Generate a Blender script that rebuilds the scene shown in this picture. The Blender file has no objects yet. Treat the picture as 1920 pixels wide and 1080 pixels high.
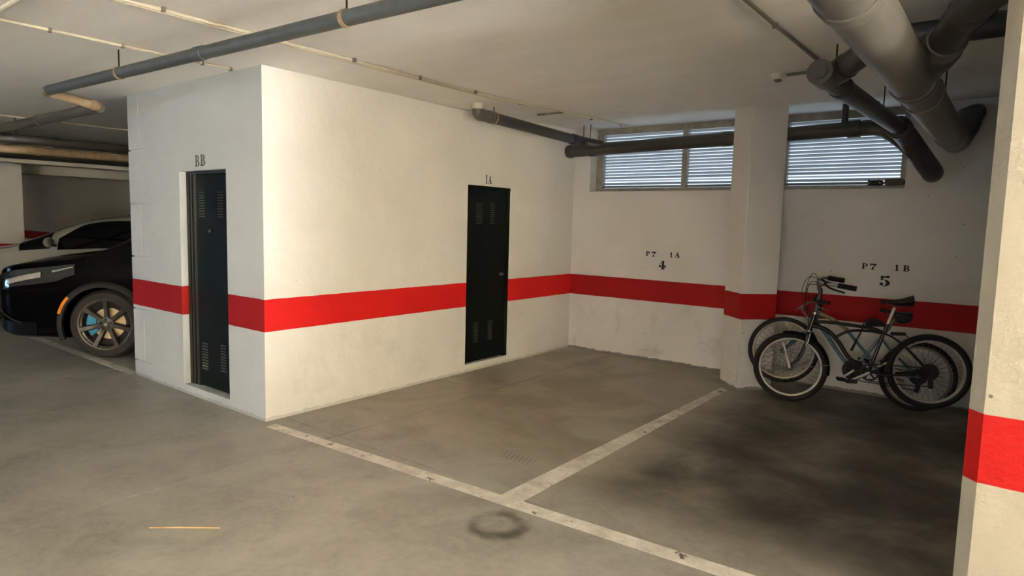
import bpy, bmesh, math, random
from mathutils import Vector, Matrix
random.seed(7)
PI = math.pi
S = bpy.context.scene
COL = S.collection

# ------------------------------------------------------------------ camera
H = 2.6
cam_d = bpy.data.cameras.new('camera'); cam = bpy.data.objects.new('camera', cam_d); COL.objects.link(cam)
YAW, PITCH, ROLL, FPX = 0.6552, 0.0995, 0.0253, 1223.07
fw = Vector((-math.sin(YAW)*math.cos(PITCH), math.cos(YAW)*math.cos(PITCH), -math.sin(PITCH)))
rt = fw.cross(Vector((0, 0, 1))).normalized(); up = rt.cross(fw)
r2 = math.cos(ROLL)*rt + math.sin(ROLL)*up; u2 = -math.sin(ROLL)*rt + math.cos(ROLL)*up
cam.matrix_world = Matrix(((r2.x, u2.x, -fw.x, 4.3353), (r2.y, u2.y, -fw.y, -2.6614), (r2.z, u2.z, -fw.z, 1.5276), (0, 0, 0, 1)))
cam_d.sensor_width = 36.0; cam_d.lens = FPX/1920*36.0; cam_d.clip_start = .05; cam_d.clip_end = 200
S.camera = cam

# ------------------------------------------------------------------ world, lights, exposure
W = bpy.data.worlds.new('sky'); S.world = W; W.use_nodes = True
bg = W.node_tree.nodes['Background']; bg.inputs[0].default_value = (.72, .86, 1.0, 1); bg.inputs[1].default_value = 1.45

def area(name, loc, target, sx, sy, power, color, spread=180):
    l = bpy.data.lights.new(name, 'AREA'); l.shape = 'RECTANGLE'; l.size = sx; l.size_y = sy
    l.energy = power; l.color = color; l.spread = math.radians(spread)
    o = bpy.data.objects.new(name, l); COL.objects.link(o); o.location = loc
    o.rotation_euler = (Vector(target)-Vector(loc)).to_track_quat('-Z', 'Y').to_euler()
    return o
# low evening sun: enters through the vehicle gate at the right hand end and lands on the aisle floor behind the camera
sun_d = bpy.data.lights.new('evening_sun', 'SUN'); sun_d.energy = 920; sun_d.angle = math.radians(.6); sun_d.color = (1.0, .965, .925)
sun = bpy.data.objects.new('evening_sun', sun_d); COL.objects.link(sun); sun.location = (18, -2, 4)
sun.rotation_euler = Vector((-1, .0, -math.tan(math.radians(21)))).to_track_quat('-Z', 'Y').to_euler()
# glow of the same gate
area('gate_sunlight', (14.6, -8.85, .95), (0.0, 1.0, 1.7), 2.0, 1.7, 235, (1.0, .80, .36), 120)
# cool daylight entering through the opening at the left hand end of the aisle
area('ramp_daylight', (-8.2, -8.7, 1.2), (2.0, -1.2, 1.3), 2.2, .7, 40, (.40, .69, 1.0), 90)
area('rear_fill', (6.2, -13.6, 1.1), (2.0, 0, 1.6), 3, 1.8, 95, (1.0, .97, .93), 120)  # added unseen fill light from behind; no gate is built there
vs = S.view_settings
vs.view_transform = 'Standard'; vs.look = 'None'; vs.gamma = 1.0; vs.use_curve_mapping = False
vs.exposure = 0.04
S.cycles.sample_clamp_indirect = 0.0

# ------------------------------------------------------------------ materials
def lin(h):
    h = h.lstrip('#'); v = [int(h[i:i+2], 16)/255 for i in (0, 2, 4)]
    return tuple((c/12.92 if c <= .04045 else ((c+.055)/1.055)**2.4) for c in v) + (1,)
class NT:
    def __init__(s, name):
        s.m = bpy.data.materials.new(name); s.m.use_nodes = True
        s.t = s.m.node_tree; s.b = s.t.nodes['Principled BSDF']
    def n(s, typ, **kw):
        x = s.t.nodes.new(typ)
        for k, v in kw.items():
            if k.startswith('i_'):
                k = k[2:]; k = int(k) if k.isdigit() else k.replace('_', ' ')
                if hasattr(v, 'is_output') or isinstance(v, bpy.types.NodeSocket): s.t.links.new(v, x.inputs[k])
                else: x.inputs[k].default_value = v
            else: setattr(x, k, v)
        return x
    def link(s, a, b): s.t.links.new(a, b)
    def math(s, op, a, b=None, c=None, clamp=False):
        x = s.t.nodes.new('ShaderNodeMath'); x.operation = op; x.use_clamp = clamp
        for i, v in enumerate((a, b, c)):
            if v is None: continue
            if isinstance(v, bpy.types.NodeSocket): s.t.links.new(v, x.inputs[i])
            else: x.inputs[i].default_value = v
        return x.outputs[0]
    def noise(s, vec, scale, detail=4, rough=.55, dist=0):
        x = s.n('ShaderNodeTexNoise', i_Scale=scale, i_Detail=detail, i_Roughness=rough, i_Distortion=dist)
        if vec is not None: s.link(vec, x.inputs['Vector'])
        return x.outputs['Fac']
    def ramp(s, fac, stops):
        x = s.t.nodes.new('ShaderNodeValToRGB'); e = x.color_ramp.elements
        while len(e) < len(stops): e.new(.5)
        for i, (p, c) in enumerate(stops):
            e[i].position = p; e[i].color = c if len(c) == 4 else (*c, 1)
        s.link(fac, x.inputs[0]); return x.outputs[0]
    def step(s, v, a, b):
        x = s.n('ShaderNodeMapRange'); x.interpolation_type = 'SMOOTHSTEP'
        s.link(v, x.inputs[0]); x.inputs[1].default_value = a; x.inputs[2].default_value = b
        return x.outputs[0]
    def mix(s, f, a, b):
        x = s.t.nodes.new('ShaderNodeMix'); x.data_type = 'RGBA'
        if isinstance(f, bpy.types.NodeSocket): s.link(f, x.inputs[0])
        else: x.inputs[0].default_value = f
        for i, v in ((6, a), (7, b)):
            if isinstance(v, bpy.types.NodeSocket): s.link(v, x.inputs[i])
            else: x.inputs[i].default_value = v
        return x.outputs[2]
    def bump(s, h, strength, dist=.01, normal=None):
        x = s.n('ShaderNodeBump', i_Strength=strength, i_Distance=dist); s.link(h, x.inputs['Height'])
        if normal: s.link(normal, x.inputs['Normal'])
        return x.outputs[0]
def plain(name, col, rough=.5, metal=0, var=.12, scale=8, bump=0, coat=0, spec=.5):
    k = NT(name); c = lin(col) if isinstance(col, str) else (*col, 1)
    pos = k.n('ShaderNodeTexCoord').outputs['Object']
    f = k.noise(pos, scale, 5)
    d = tuple(x*(1-var) for x in c[:3])+(1,); l = tuple(min(1, x*(1+var)) for x in c[:3])+(1,)
    k.link(k.ramp(f, [(.3, d), (.7, l)]), k.b.inputs['Base Color'])
    k.b.inputs['Roughness'].default_value = rough; k.b.inputs['Metallic'].default_value = metal
    k.b.inputs['Coat Weight'].default_value = coat; k.b.inputs['Specular IOR Level'].default_value = spec
    if bump: k.link(k.bump(k.noise(pos, scale*6, 4), bump, .004), k.b.inputs['Normal'])
    return k.m
def wall_mat(name, white, red, z1=.677, z2=.92, pits=.5, grime=.5, tex=1.0):
    k = NT(name); pos = k.n('ShaderNodeNewGeometry').outputs['Position']
    z = k.n('ShaderNodeSeparateXYZ', i_0=pos).outputs[2]
    zz = k.math('ADD', z, k.math('MULTIPLY', k.math('SUBTRACT', k.noise(pos, 9, 3), .5), .008))
    mask = k.math('MULTIPLY', k.step(zz, z1-.002, z1+.002), k.math('SUBTRACT', 1, k.step(zz, z2-.002, z2+.002)))
    w = lin(white); big = k.noise(pos, 1.3, 5, .6)
    wc = k.ramp(big, [(.3, tuple(c*.90 for c in w[:3])), (.7, w)])
    # scuffs and splashes low down on the paint, flaked specks
    vor = k.n('ShaderNodeTexVoronoi', i_Scale=11.0); k.link(pos, vor.inputs['Vector']); vd = vor.outputs['Distance']
    lowz = k.math('SUBTRACT', 1, k.step(z, .1, 1.3))
    speck = k.math('MULTIPLY', k.math('LESS_THAN', vd, .07), k.math('GREATER_THAN', k.noise(pos, 5, 2), .56))
    speck = k.math('MULTIPLY', speck, pits)
    sc = k.math('MULTIPLY', k.math('MULTIPLY', k.step(k.noise(pos, 3.1, 6, .65, .6), .52, .72), lowz), grime*.45)
    edge = k.math('MULTIPLY', k.math('LESS_THAN', k.math('ADD', z, k.math('MULTIPLY', k.noise(pos, 14, 4), -.05)), .0), grime)
    wc = k.mix(sc, wc, lin('#8d7f69'))
    rc = k.ramp(big, [(.3, tuple(c*.85 for c in lin(red)[:3])), (.7, lin(red))])
    c = k.mix(mask, wc, rc)
    c = k.mix(speck, c, lin('#5d5548')); c = k.mix(edge, c, lin('#4c4437'))
    k.link(c, k.b.inputs['Base Color'])
    k.link(k.math('MULTIPLY_ADD', mask, -.08, .75), k.b.inputs['Roughness']); k.b.inputs['Specular IOR Level'].default_value = .25
    b1 = k.bump(k.noise(pos, 5, 6, .6), .22*tex, .05)
    b2 = k.bump(k.noise(pos, 60, 4, .6), .22*tex, .004, b1)
    b3 = k.bump(k.step(vd, .03, .1), .3*pits, .006, b2)
    k.link(b3, k.b.inputs['Normal'])
    return k.m
M = {}
M['wall'] = wall_mat('painted_plaster', '#e3e0d9', '#e01f1c', pits=.25, grime=.25, tex=.9)
M['wall_shaded'] = wall_mat('shade_tinted_plaster', '#c2c7ca', '#a01515', pits=.25, grime=.25, tex=1.0)  # same plaster, its weaker light put into a greyer white and darker red
M['wall_rough'] = wall_mat('painted_concrete', '#dcd8d1', '#a81717', pits=.7, grime=.7, tex=1.0)
M['wall_end'] = wall_mat('painted_board_marked_concrete', '#b0a999', '#c01510', pits=.8, grime=.2, tex=1.6)

def floor_mat():
    k = NT('power_floated_concrete'); pos = k.n('ShaderNodeNewGeometry').outputs['Position']
    sep = k.n('ShaderNodeSeparateXYZ', i_0=pos); x, y = sep.outputs[0], sep.outputs[1]
    n1 = k.noise(pos, .9, 7, .62, .4); n2 = k.noise(pos, 3.2, 8, .68, .8); n3 = k.noise(pos, 22, 6, .7)
    m = k.math('ADD', k.math('MULTIPLY', n1, .48), k.math('ADD', k.math('MULTIPLY', n2, .38), k.math('MULTIPLY', n3, .20)))
    base = k.ramp(m, [(.34, lin('#6a665e')), (.47, lin('#959188')), (.56, lin('#a5a198')), (.70, lin('#b5b1a7'))])
    # oil and tyre dirt inside the bays, plus painted light and shade
    bay = k.step(y, .12, 1.0)
    st = k.step(k.noise(pos, 1.25, 7, .62, .8), .40, .64)
    base = k.mix(k.math('MULTIPLY', k.math('MULTIPLY', st, bay), .55), base, lin('#453e30'))
    base = k.mix(k.math('MULTIPLY', bay, .35), base, lin('#b3a583'))  # bay floor lightened in the colour in place of missing light
    bay5 = k.math('MULTIPLY', k.step(x, 2.28, 2.7), k.step(y, .15, .9))  # right bay darkened in the colour: dirt plus the end wall's shade
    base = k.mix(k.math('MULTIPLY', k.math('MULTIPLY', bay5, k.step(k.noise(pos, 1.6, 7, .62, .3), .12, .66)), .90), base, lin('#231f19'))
    # dull patches in the aisle
    st2 = k.step(k.noise(pos, .8, 6, .6, .5), .55, .75)
    base = k.mix(k.math('MULTIPLY', st2, .35), base, lin('#5f5a4e'))
    # ring-shaped tyre scrub
    dx = k.math('SUBTRACT', x, 2.36); dy = k.math('SUBTRACT', y, -.16)
    d = k.math('SQRT', k.math('ADD', k.math('MULTIPLY', dx, dx), k.math('MULTIPLY', dy, dy)))
    d = k.math('ADD', d, k.math('MULTIPLY', k.math('SUBTRACT', k.noise(pos, 9, 4), .5), .06))
    ring = k.math('MULTIPLY', k.step(d, .06, .12), k.math('SUBTRACT', 1, k.step(d, .13, .20)))
    ring = k.math('MULTIPLY', ring, k.step(k.noise(pos, 4.3, 4), .34, .6))
    base = k.mix(k.math('MULTIPLY', ring, .8), base, lin('#38332a'))
    # ribbed tyre print
    tx = k.math('SUBTRACT', 1, k.step(k.math('ABSOLUTE', k.math('SUBTRACT', x, 1.87)), .08, .17))
    ty = k.math('SUBTRACT', 1, k.step(k.math('ABSOLUTE', k.math('SUBTRACT', y, .65)), .03, .08))
    rib = k.step(k.math('SINE', k.math('MULTIPLY', k.math('ADD', x, k.math('MULTIPLY', y, .3)), 190)), -.3, .5)
    base = k.mix(k.math('MULTIPLY', k.math('MULTIPLY', k.math('MULTIPLY', tx, ty), rib), .38), base, lin('#37322a'))
    # swept skid arc, droplets
    vor = k.n('ShaderNodeTexVoronoi', i_Scale=3.3); k.link(pos, vor.inputs['Vector'])
    drop = k.math('LESS_THAN', k.math('ADD', vor.outputs['Distance'], k.math('MULTIPLY', k.noise(pos, 2.0, 2), .10)), .078)
    base = k.mix(k.math('MULTIPLY', drop, .7), base, lin('#2e2a23'))
    vor2 = k.n('ShaderNodeTexVoronoi', i_Scale=6.1); k.link(pos, vor2.inputs['Vector'])
    dr2 = k.math('LESS_THAN', k.math('ADD', vor2.outputs['Distance'], k.math('MULTIPLY', k.noise(pos, 3.0, 2), .09)), .062)
    base = k.mix(k.math('MULTIPLY', dr2, .6), base, lin('#d3cdbd'))
    k.link(base, k.b.inputs['Base Color'])
    k.link(k.math('MULTIPLY_ADD', n2, .35, .27), k.b.inputs['Roughness'])
    k.b.inputs['Specular IOR Level'].default_value = .35
    k.link(k.bump(k.noise(pos, 30, 6, .65), .08, .005), k.b.inputs['Normal'])
    return k.m
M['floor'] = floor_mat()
def line_mat():
    k = NT('worn_road_paint'); pos = k.n('ShaderNodeNewGeometry').outputs['Position']
    y = k.n('ShaderNodeSeparateXYZ', i_0=pos).outputs[1]
    ch = k.step(k.math('ADD', k.noise(pos, 11, 8, .75, .5), k.math('MULTIPLY', k.noise(pos, 1.7, 2), .28)), .735, .775)
    dirt = k.ramp(k.noise(pos, 7, 7, .7), [(.3, lin('#b9b2a3')), (.6, lin('#e9e5da'))])
    k.link(k.mix(ch, dirt, lin('#6a6456')), k.b.inputs['Base Color']); k.b.inputs['Roughness'].default_value = .6
    return k.m
M['line'] = line_mat()
def ceil_mat():
    k = NT('painted_concrete_soffit'); pos = k.n('ShaderNodeNewGeometry').outputs['Position']
    sc = k.n('ShaderNodeVectorMath', operation='MULTIPLY'); k.link(pos, sc.inputs[0]); sc.inputs[1].default_value = (1.1, 3.4, 1)
    a = k.noise(sc.outputs[0], 1.5, 6, .6, .3)
    k.link(k.ramp(a, [(.3, lin('#e8e5de')), (.7, lin('#f0ede8'))]), k.b.inputs['Base Color'])
    k.b.inputs['Roughness'].default_value = .75
    k.link(k.bump(a, .10, .04, k.bump(k.noise(pos, 45, 4), .10, .004)), k.b.inputs['Normal'])
    return k.m
M['ceiling'] = ceil_mat()
M['pvc_dark'] = plain('dark_grey_pvc', '#3d3b37', .42, var=.10, scale=5, bump=.05)
M['pvc_mid'] = plain('grey_pvc', '#58554e', .38, var=.12, scale=5, bump=.05)
M['pvc_blue'] = plain('blue_grey_painted_steel', '#4d5153', .5, var=.16, scale=11, bump=.12)
M['pvc_light'] = plain('pale_grey_pvc', '#b9b4a8', .5, var=.10, scale=9)
M['rust'] = plain('dusty_tan_pipe', '#9a8366', .6, var=.2, scale=14, bump=.2)
M['conduit'] = plain('ivory_conduit', '#bdb49f', .5, var=.1, scale=20)
M['conduit_dark'] = plain('dusty_grey_conduit', '#6b655b', .55, var=.1, scale=20)
M['steel'] = plain('dull_steel', '#77736b', .45, .7, scale=20)
M['darksteel'] = plain('blackened_steel', '#2a2825', .55, .4, scale=20)
M['door'] = plain('black_green_enamel', '#0c110f', .45, var=.35, scale=4, bump=.05, spec=.12)
M['door_frame'] = plain('dark_olive_enamel', '#211f15', .38, var=.35, scale=16)
M['slot'] = plain('dusty_louvre_edge', '#3a3c34', .55, scale=20)
M['alu'] = plain('weathered_white_aluminium', '#9a958a', .5, .1, var=.2, scale=14)
M['slat'] = plain('white_louvre_blade', '#b4bac0', .4, .1, var=.05, scale=9)
M['black_paint'] = plain('stencil_black', '#0d0b0a', .7, scale=40)
M['grey_paint'] = plain('stencil_grey', '#6a6a66', .7, scale=40, var=.25)
M['brown_paint'] = plain('stencil_brown', '#4a3f38', .7, scale=40, var=.25)
M['white_plastic'] = plain('ivory_plastic', '#d8cfbf', .45, scale=20)
M['straw'] = plain('dry_straw', '#c9a976', .6, scale=30)
M['rubber'] = plain('black_rubber', '#141311', .75, scale=30, bump=.2)
M['tyre_car'] = plain('dusty_tyre_rubber', '#2a2621', .8, scale=20, bump=.25)
M['chrome'] = plain('scuffed_chrome', '#c8c6c0', .25, .95, scale=30)
M['rim_alloy'] = plain('bike_rim_alloy', '#a8a398', .5, .3, scale=30)
M['rim_dusty'] = plain('dusty_bike_rim', '#8d8373', .5, .5, scale=30)
M['frame_black'] = plain('dark_bronze_frame', '#22211c', .3, .4, coat=.3, scale=12)
M['frame_grey'] = plain('grey_steel_frame', '#4c4f4d', .35, .5, scale=12)
M['frame_blue'] = plain('faded_blue_frame', '#587486', .4, .25, scale=16, var=.25)
M['frame_yellow'] = plain('worn_yellow_green_decal', '#8f8a55', .5, .1, scale=26, var=.45)
M['saddle'] = plain('black_saddle_vinyl', '#121010', .55, scale=22, bump=.15)
M['seatpost'] = plain('silver_seatpost', '#d5cfc4', .4, .2, scale=20)
M['car_black'] = plain('black_car_paint', '#030304', .12, 0, coat=0, scale=3, var=.05, spec=.10)
M['car_white'] = plain('white_car_paint', '#92918b', .25, 0, coat=.3, scale=3, var=.03)
M['car_dark'] = plain('dark_car_paint', '#0c0d0f', .3, 0, scale=3, var=.05, spec=.2)
M['trim'] = plain('black_plastic_trim', '#141312', .7, scale=30, bump=.15)
M['glass'] = plain('tinted_car_glass', '#040506', .06, 0, scale=3, var=.05, spec=.3)
M['alloy_dark'] = plain('machined_dark_alloy', '#55504a', .35, .7, scale=20, var=.3)
M['disc'] = plain('brake_disc_steel', '#d8c19a', .45, .35, scale=20)
M['blue'] = plain('blue_caliper', '#3f93bd', .4, .1, scale=20)
M['amber'] = plain('amber_reflector', '#e88a1c', .3, 0, scale=20, coat=.5)
M['headlight'] = plain('headlamp_lens', '#101214', .12, 0, scale=9, coat=1)
M['headlight_bright'] = plain('headlamp_reflector', '#d9d6cc', .15, .8, scale=30)
M['glass_bottle'] = plain('dark_glass_jar', '#1c1b16', .15, 0, scale=20, coat=.5)
M['brickstone'] = plain('dusty_mortar_lump', '#6b6054', .9, scale=30, var=.3, bump=.4)

# ------------------------------------------------------------------ mesh helpers
def obj(name, bm, mat, parent=None, smooth=False):
    me = bpy.data.meshes.new(name)
    bmesh.ops.recalc_face_normals(bm, faces=bm.faces[:]); bm.to_mesh(me); bm.free()
    o = bpy.data.objects.new(name, me); COL.objects.link(o)
    if mat is not None: me.materials.append(M[mat] if isinstance(mat, str) else mat)
    if parent is not None: o.parent = parent
    if smooth:
        for p in me.polygons: p.use_smooth = True
        try: me.set_sharp_from_angle(angle=math.radians(40))
        except Exception: pass
    return o
def tag(o, label, cat, group=None, kind=None):
    if label: o['label'] = label
    if cat: o['category'] = cat
    if group: o['group'] = group
    if kind: o['kind'] = kind
    return o
def empty(name, loc=(0, 0, 0)):
    o = bpy.data.objects.new(name, None); o.empty_display_size = .1; COL.objects.link(o); o.location = loc; return o
def struct(o, label=None, cat=None):
    o['kind'] = 'structure'; return tag(o, label, cat)
def bx(bm, x0, y0, z0, x1, y1, z1, bev=0):
    vs = [bm.verts.new((x, y, z)) for x in (x0, x1) for y in (y0, y1) for z in (z0, z1)]
    fs = [bm.faces.new([vs[i] for i in f]) for f in ((0, 1, 3, 2), (4, 6, 7, 5), (0, 4, 5, 1), (2, 3, 7, 6), (0, 2, 6, 4), (1, 5, 7, 3))]
    if bev:
        es = list({e for f in fs for e in f.edges})
        bmesh.ops.bevel(bm, geom=es, offset=bev, segments=1, affect='EDGES')
    return vs
def BX(*a, **k):
    bm = bmesh.new(); bx(bm, *a, **k); return bm
def prism(bm, pts, z0, z1):
    a = [bm.verts.new((x, y, z0)) for x, y in pts]; b = [bm.verts.new((x, y, z1)) for x, y in pts]
    n = len(pts); bm.faces.new(a[::-1]); bm.faces.new(b)
    for i in range(n): bm.faces.new((a[i], a[(i+1) % n], b[(i+1) % n], b[i]))
def catmull(P, n, closed=False):
    P = [Vector(p) for p in P]; out = []; N = len(P); segs = N if closed else N-1
    for i in range(segs):
        if closed: a, b, c, d = P[i-1], P[i], P[(i+1) % N], P[(i+2) % N]
        else:
            b, c = P[i], P[i+1]; a = P[i-1] if i else b*2-c; d = P[i+2] if i+2 < N else c*2-b
        for j in range(n):
            t = j/n
            out.append(.5*((2*b)+(c-a)*t+(2*a-5*b+4*c-d)*t*t+(3*b-a-3*c+d)*t**3))
    if not closed: out.append(P[-1])
    return out
def tube(bm, path, r, seg=10, cap=True, closed=False):
    path = [Vector(p) for p in path]; n = len(path)
    rs = r if isinstance(r, (list, tuple)) else [r]*n
    rings = []; prev = None
    for i, p in enumerate(path):
        if closed: t = path[(i+1) % n]-path[i-1]
        else: t = (path[min(i+1, n-1)]-path[max(i-1, 0)])
        t.normalize()
        if prev is None:
            a = Vector((0, 0, 1)) if abs(t.z) < .9 else Vector((1, 0, 0))
            u = a.cross(t).normalized()
        else:
            u = (prev-t*prev.dot(t)).normalized()
        prev = u; v = t.cross(u)
        rings.append([bm.verts.new(p+(u*math.cos(2*PI*k/seg)+v*math.sin(2*PI*k/seg))*rs[i]) for k in range(seg)])
    for i in range(n if closed else n-1):
        A, B = rings[i], rings[(i+1) % n]
        for k in range(seg): bm.faces.new((A[k], A[(k+1) % seg], B[(k+1) % seg], B[k]))
    if cap and not closed: bm.faces.new(rings[0][::-1]); bm.faces.new(rings[-1])
def TUBE(path, r, seg=12, **k):
    bm = bmesh.new(); tube(bm, path, r, seg, **k); return bm
def fillet(path, rad, n=6):
    P = [Vector(p) for p in path]; out = [P[0]]
    for i in range(1, len(P)-1):
        a, b, c = P[i-1], P[i], P[i+1]
        d1 = (a-b); d2 = (c-b); L = min(rad, d1.length*.49, d2.length*.49)
        p0 = b+d1.normalized()*L; p1 = b+d2.normalized()*L
        for j in range(n+1):
            t = j/n; out.append(p0*(1-t)**2+b*2*t*(1-t)+p1*t*t)
    out.append(P[-1]); return out
def lathe(bm, prof, seg=24, axis='y', c=(0, 0, 0)):
    """prof: (radius, offset along axis)"""
    c = Vector(c); rings = []
    for r, h in prof:
        ring = []
        for k in range(seg):
            a = 2*PI*k/seg; q = (math.cos(a)*r, math.sin(a)*r)
            v = {'y': (q[0], h, q[1]), 'z': (q[0], q[1], h), 'x': (h, q[0], q[1])}[axis]
            ring.append(bm.verts.new(c+Vector(v)))
        rings.append(ring)
    for A, B in zip(rings, rings[1:]):
        for k in range(seg): bm.faces.new((A[k], A[(k+1) % seg], B[(k+1) % seg], B[k]))
    return rings
def LATHE(prof, seg=24, axis='y', c=(0, 0, 0), closed=False):
    bm = bmesh.new(); rg = lathe(bm, prof, seg, axis, c)
    if closed:
        A, B = rg[-1], rg[0]
        for k in range(seg): bm.faces.new((A[k], A[(k+1) % seg], B[(k+1) % seg], B[k]))
    else:
        bm.faces.new(rg[0][::-1]); bm.faces.new(rg[-1])
    return bm

# ------------------------------------------------------------------ the shell of the garage
XL, XR, YF, YB = -26.0, 15.0, -14.0, 4.166
M['joint'] = plain('dirty_joint_filler', '#2e2a22', .9, scale=20)
fl = struct(obj('floor', BX(XL, YF, -.25, XR, YB+.6, -.012), 'joint'))
xs = [XL, -18.6, -14.6, -10.6, -6.6, -2.57, .648, 4.6, 8.6, 12.6, XR]; ys = [YF, -11, -8, -4, .158, 4.75]
g = .005
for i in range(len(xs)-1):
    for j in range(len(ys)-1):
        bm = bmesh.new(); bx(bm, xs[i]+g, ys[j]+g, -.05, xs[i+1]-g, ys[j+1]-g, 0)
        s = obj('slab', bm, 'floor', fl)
bm = bmesh.new(); prof = [(YF, H), (1.8, H), (YB+.6, H+.085), (YB+.6, H+.3), (YF, H+.3)]
a = [bm.verts.new((XL, y, z)) for y, z in prof]; b = [bm.verts.new((XR, y, z)) for y, z in prof]
bm.faces.new(a); bm.faces.new(b[::-1])
for i in range(5): bm.faces.new((a[i], b[i], b[(i+1) % 5], a[(i+1) % 5]))
cl = struct(obj('ceiling', bm, 'ceiling'))
def HC(y): return H+.085*max(0, y-1.8)/(YB+.6-1.8)
HT = H+.09
# back wall with the louvred window opening
bm = bmesh.new(); wy0, wy1 = YB, YB+.30
bx(bm, XL, wy0, -.02, .226, wy1, HT); bx(bm, .226, wy0, -.02, 3.5, wy1, 1.925); bx(bm, 3.5, wy0, -.02, 4.03, wy1, 1.955)
bx(bm, 3.5, wy0+.022, 1.955, 4.03, wy1, HT); bx(bm, 4.03, wy0, -.02, XR, wy1, HT)
struct(obj('wall_back', bm, 'wall_rough'))
# end wall of the bay on the right, with its chamfered front corner
bm = bmesh.new(); prism(bm, [(4.250, .10), (4.294, .048), (4.78, .048), (4.78, YB), (4.250, YB)], -.02, HT)
struct(obj('wall_right', bm, 'wall_end'))
# storage block: front wall, side wall, rear diagonal wall
bm = bmesh.new()
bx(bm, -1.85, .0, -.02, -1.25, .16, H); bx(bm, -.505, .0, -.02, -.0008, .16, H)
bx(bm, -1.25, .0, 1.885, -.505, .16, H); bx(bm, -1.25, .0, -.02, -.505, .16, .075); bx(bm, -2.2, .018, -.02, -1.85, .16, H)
wf = struct(obj('wall_front', bm, 'wall_shaded'))
# aerated blocks at the free end of the partition, one object each
zc = [-.02, .15, .64, 1.129, 1.615, 2.098, H]
def block(x0, x1, z0, z1, y=.006):
    gg = .005; bm = bmesh.new(); bx(bm, x0+gg, y+random.uniform(-.002, .002), z0+gg, x1-gg, .05, z1-gg, bev=.004); obj('block', bm, 'wall_shaded', wf)
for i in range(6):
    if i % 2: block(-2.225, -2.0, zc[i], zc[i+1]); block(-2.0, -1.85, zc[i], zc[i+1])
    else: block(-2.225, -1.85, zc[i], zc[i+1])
bx0 = BX(-2.225, .05, -.02, -2.2, .16, H); obj('end_face', bx0, 'wall_shaded', wf)
bm = bmesh.new()
bx(bm, -.16, .16, -.02, 0, 2.225, H); bx(bm, -.025, .0008, -.02, .0, .162, H); bx(bm, -.16, 2.925, -.02, 0, YB, HT)
bx(bm, -.16, 2.225, 1.895, 0, 2.925, HT); bx(bm, -.16, 2.225, -.02, 0, 2.925, .078)
struct(obj('wall_left', bm, 'wall'))
bm = bmesh.new(); prism(bm, [(-2.224, .16), (-.16, 2.225), (-.16, 2.02), (-2.05, .16)], -.02, H)
struct(obj('wall_diagonal', bm, 'wall'))
# outer walls of the garage out of frame, with the two openings that let the daylight in
bm = bmesh.new(); bx(bm, XL-.2, YF, -.02, XL, YB+.3, H); struct(obj('wall_far_left', bm, 'wall_rough'))
bm = bmesh.new(); bx(bm, XL, YF-.2, -.02, XR, YF, H); struct(obj('wall_behind', bm, 'wall_rough'))
bm = bmesh.new(); bx(bm, XR, YF, -.02, XR+.2, -11.5, H); bx(bm, XR, .0, -.02, XR+.2, YB+.3, HT); bx(bm, XR, -6.2, -.02, XR+.2, -1.1, H); bx(bm, XR, -11.5, 2.3, XR+.2, .0, H)
struct(obj('wall_far_right', bm, 'wall_rough'))
# square columns turned 45 degrees to the bays
def column(cx, cy, s, rot, label):
    h = s/2; pts = []
    for a, b in ((-h, -h), (h, -h), (h, h), (-h, h)):
        pts.append((cx+a*math.cos(rot)-b*math.sin(rot), cy+a*math.sin(rot)+b*math.cos(rot)))
    bm = bmesh.new(); prism(bm, pts, -.02, HT)
    bmesh.ops.bevel(bm, geom=[e for e in bm.edges if abs(e.verts[0].co.z-e.verts[1].co.z) > 1], offset=.008, segments=2, affect='EDGES')
    return struct(obj('column', bm, 'wall_rough'), label, 'column')
column(2.335, 3.729, .355, PI/4, 'white square column with red band between the two parking bays')
column(-10.48, 1.17, .60, -.24, 'white column with red band at far left behind black car')
# downstand beams in the dark far bays
for k, x in enumerate((-8.6, -12.2)):
    struct(obj('trim_%d' % (k+1), BX(x, -1.0, 2.28, x+.35, YB, H), 'wall_rough'))

# ------------------------------------------------------------------ floor markings
def strip(name, pts, label):
    bm = bmesh.new(); prism(bm, pts, 0, .0015)
    return tag(obj(name, bm, 'line'), label, 'floor marking')
strip('painted_line', [(.11, -.065), (2.2, .03), (4.6, .145), (4.6, .245), (2.1, .128), (.10, .02)], 'long worn white line across the front of both bays')
strip('painted_line', [(2.150, .134), (2.295, .142), (2.278, 3.40), (2.195, 3.46)], 'white line dividing the two bays, running up to the column')
strip('painted_line', [(-6.0, -.05), (-2.24, -.03), (-2.24, .06), (-6.0, .05)], 'white line on the floor beside the black car wheel')

# ------------------------------------------------------------------ louvred window
wn = struct(empty('window_1', (.226, YB, 1.925)))
def wpart(name, bm, mat, parent=None):
    o = obj(name, bm, mat, parent or wn)
    if parent is None: o.matrix_parent_inverse = Matrix.Translation((-.226, -YB, -1.925))
    return o
fy = YB+.17; fz0, fz1 = 1.925, 2.655
wx = [.285, 1.345, 2.41, 3.47]
wpart('frame_bottom', BX(.226, fy-.02, fz0, 3.5, fy+.05, fz0+.045), 'alu')
wpart('frame_top', BX(.226, fy-.02, fz1-.055, 3.5, fy+.05, fz1+.04), 'alu')
for k, x in enumerate(wx):
    wpart('mullion', BX(x-(.06 if k == 0 else .028), fy-.025, fz0+.045, x+.028, fy+.045, fz1-.055), 'alu')
NS = 18; dz = (fz1-.055-fz0-.045)/NS
bm = bmesh.new(); L = wx[1]-wx[0]-.056
prof = [(-.018, .0115), (-.020, .009), (.022, -.0125), (.025, -.0105)]
a = [bm.verts.new((0, y, z)) for y, z in prof]; b = [bm.verts.new((L, y, z)) for y, z in prof]
bm.faces.new(a[::-1]); bm.faces.new(b)
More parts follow.
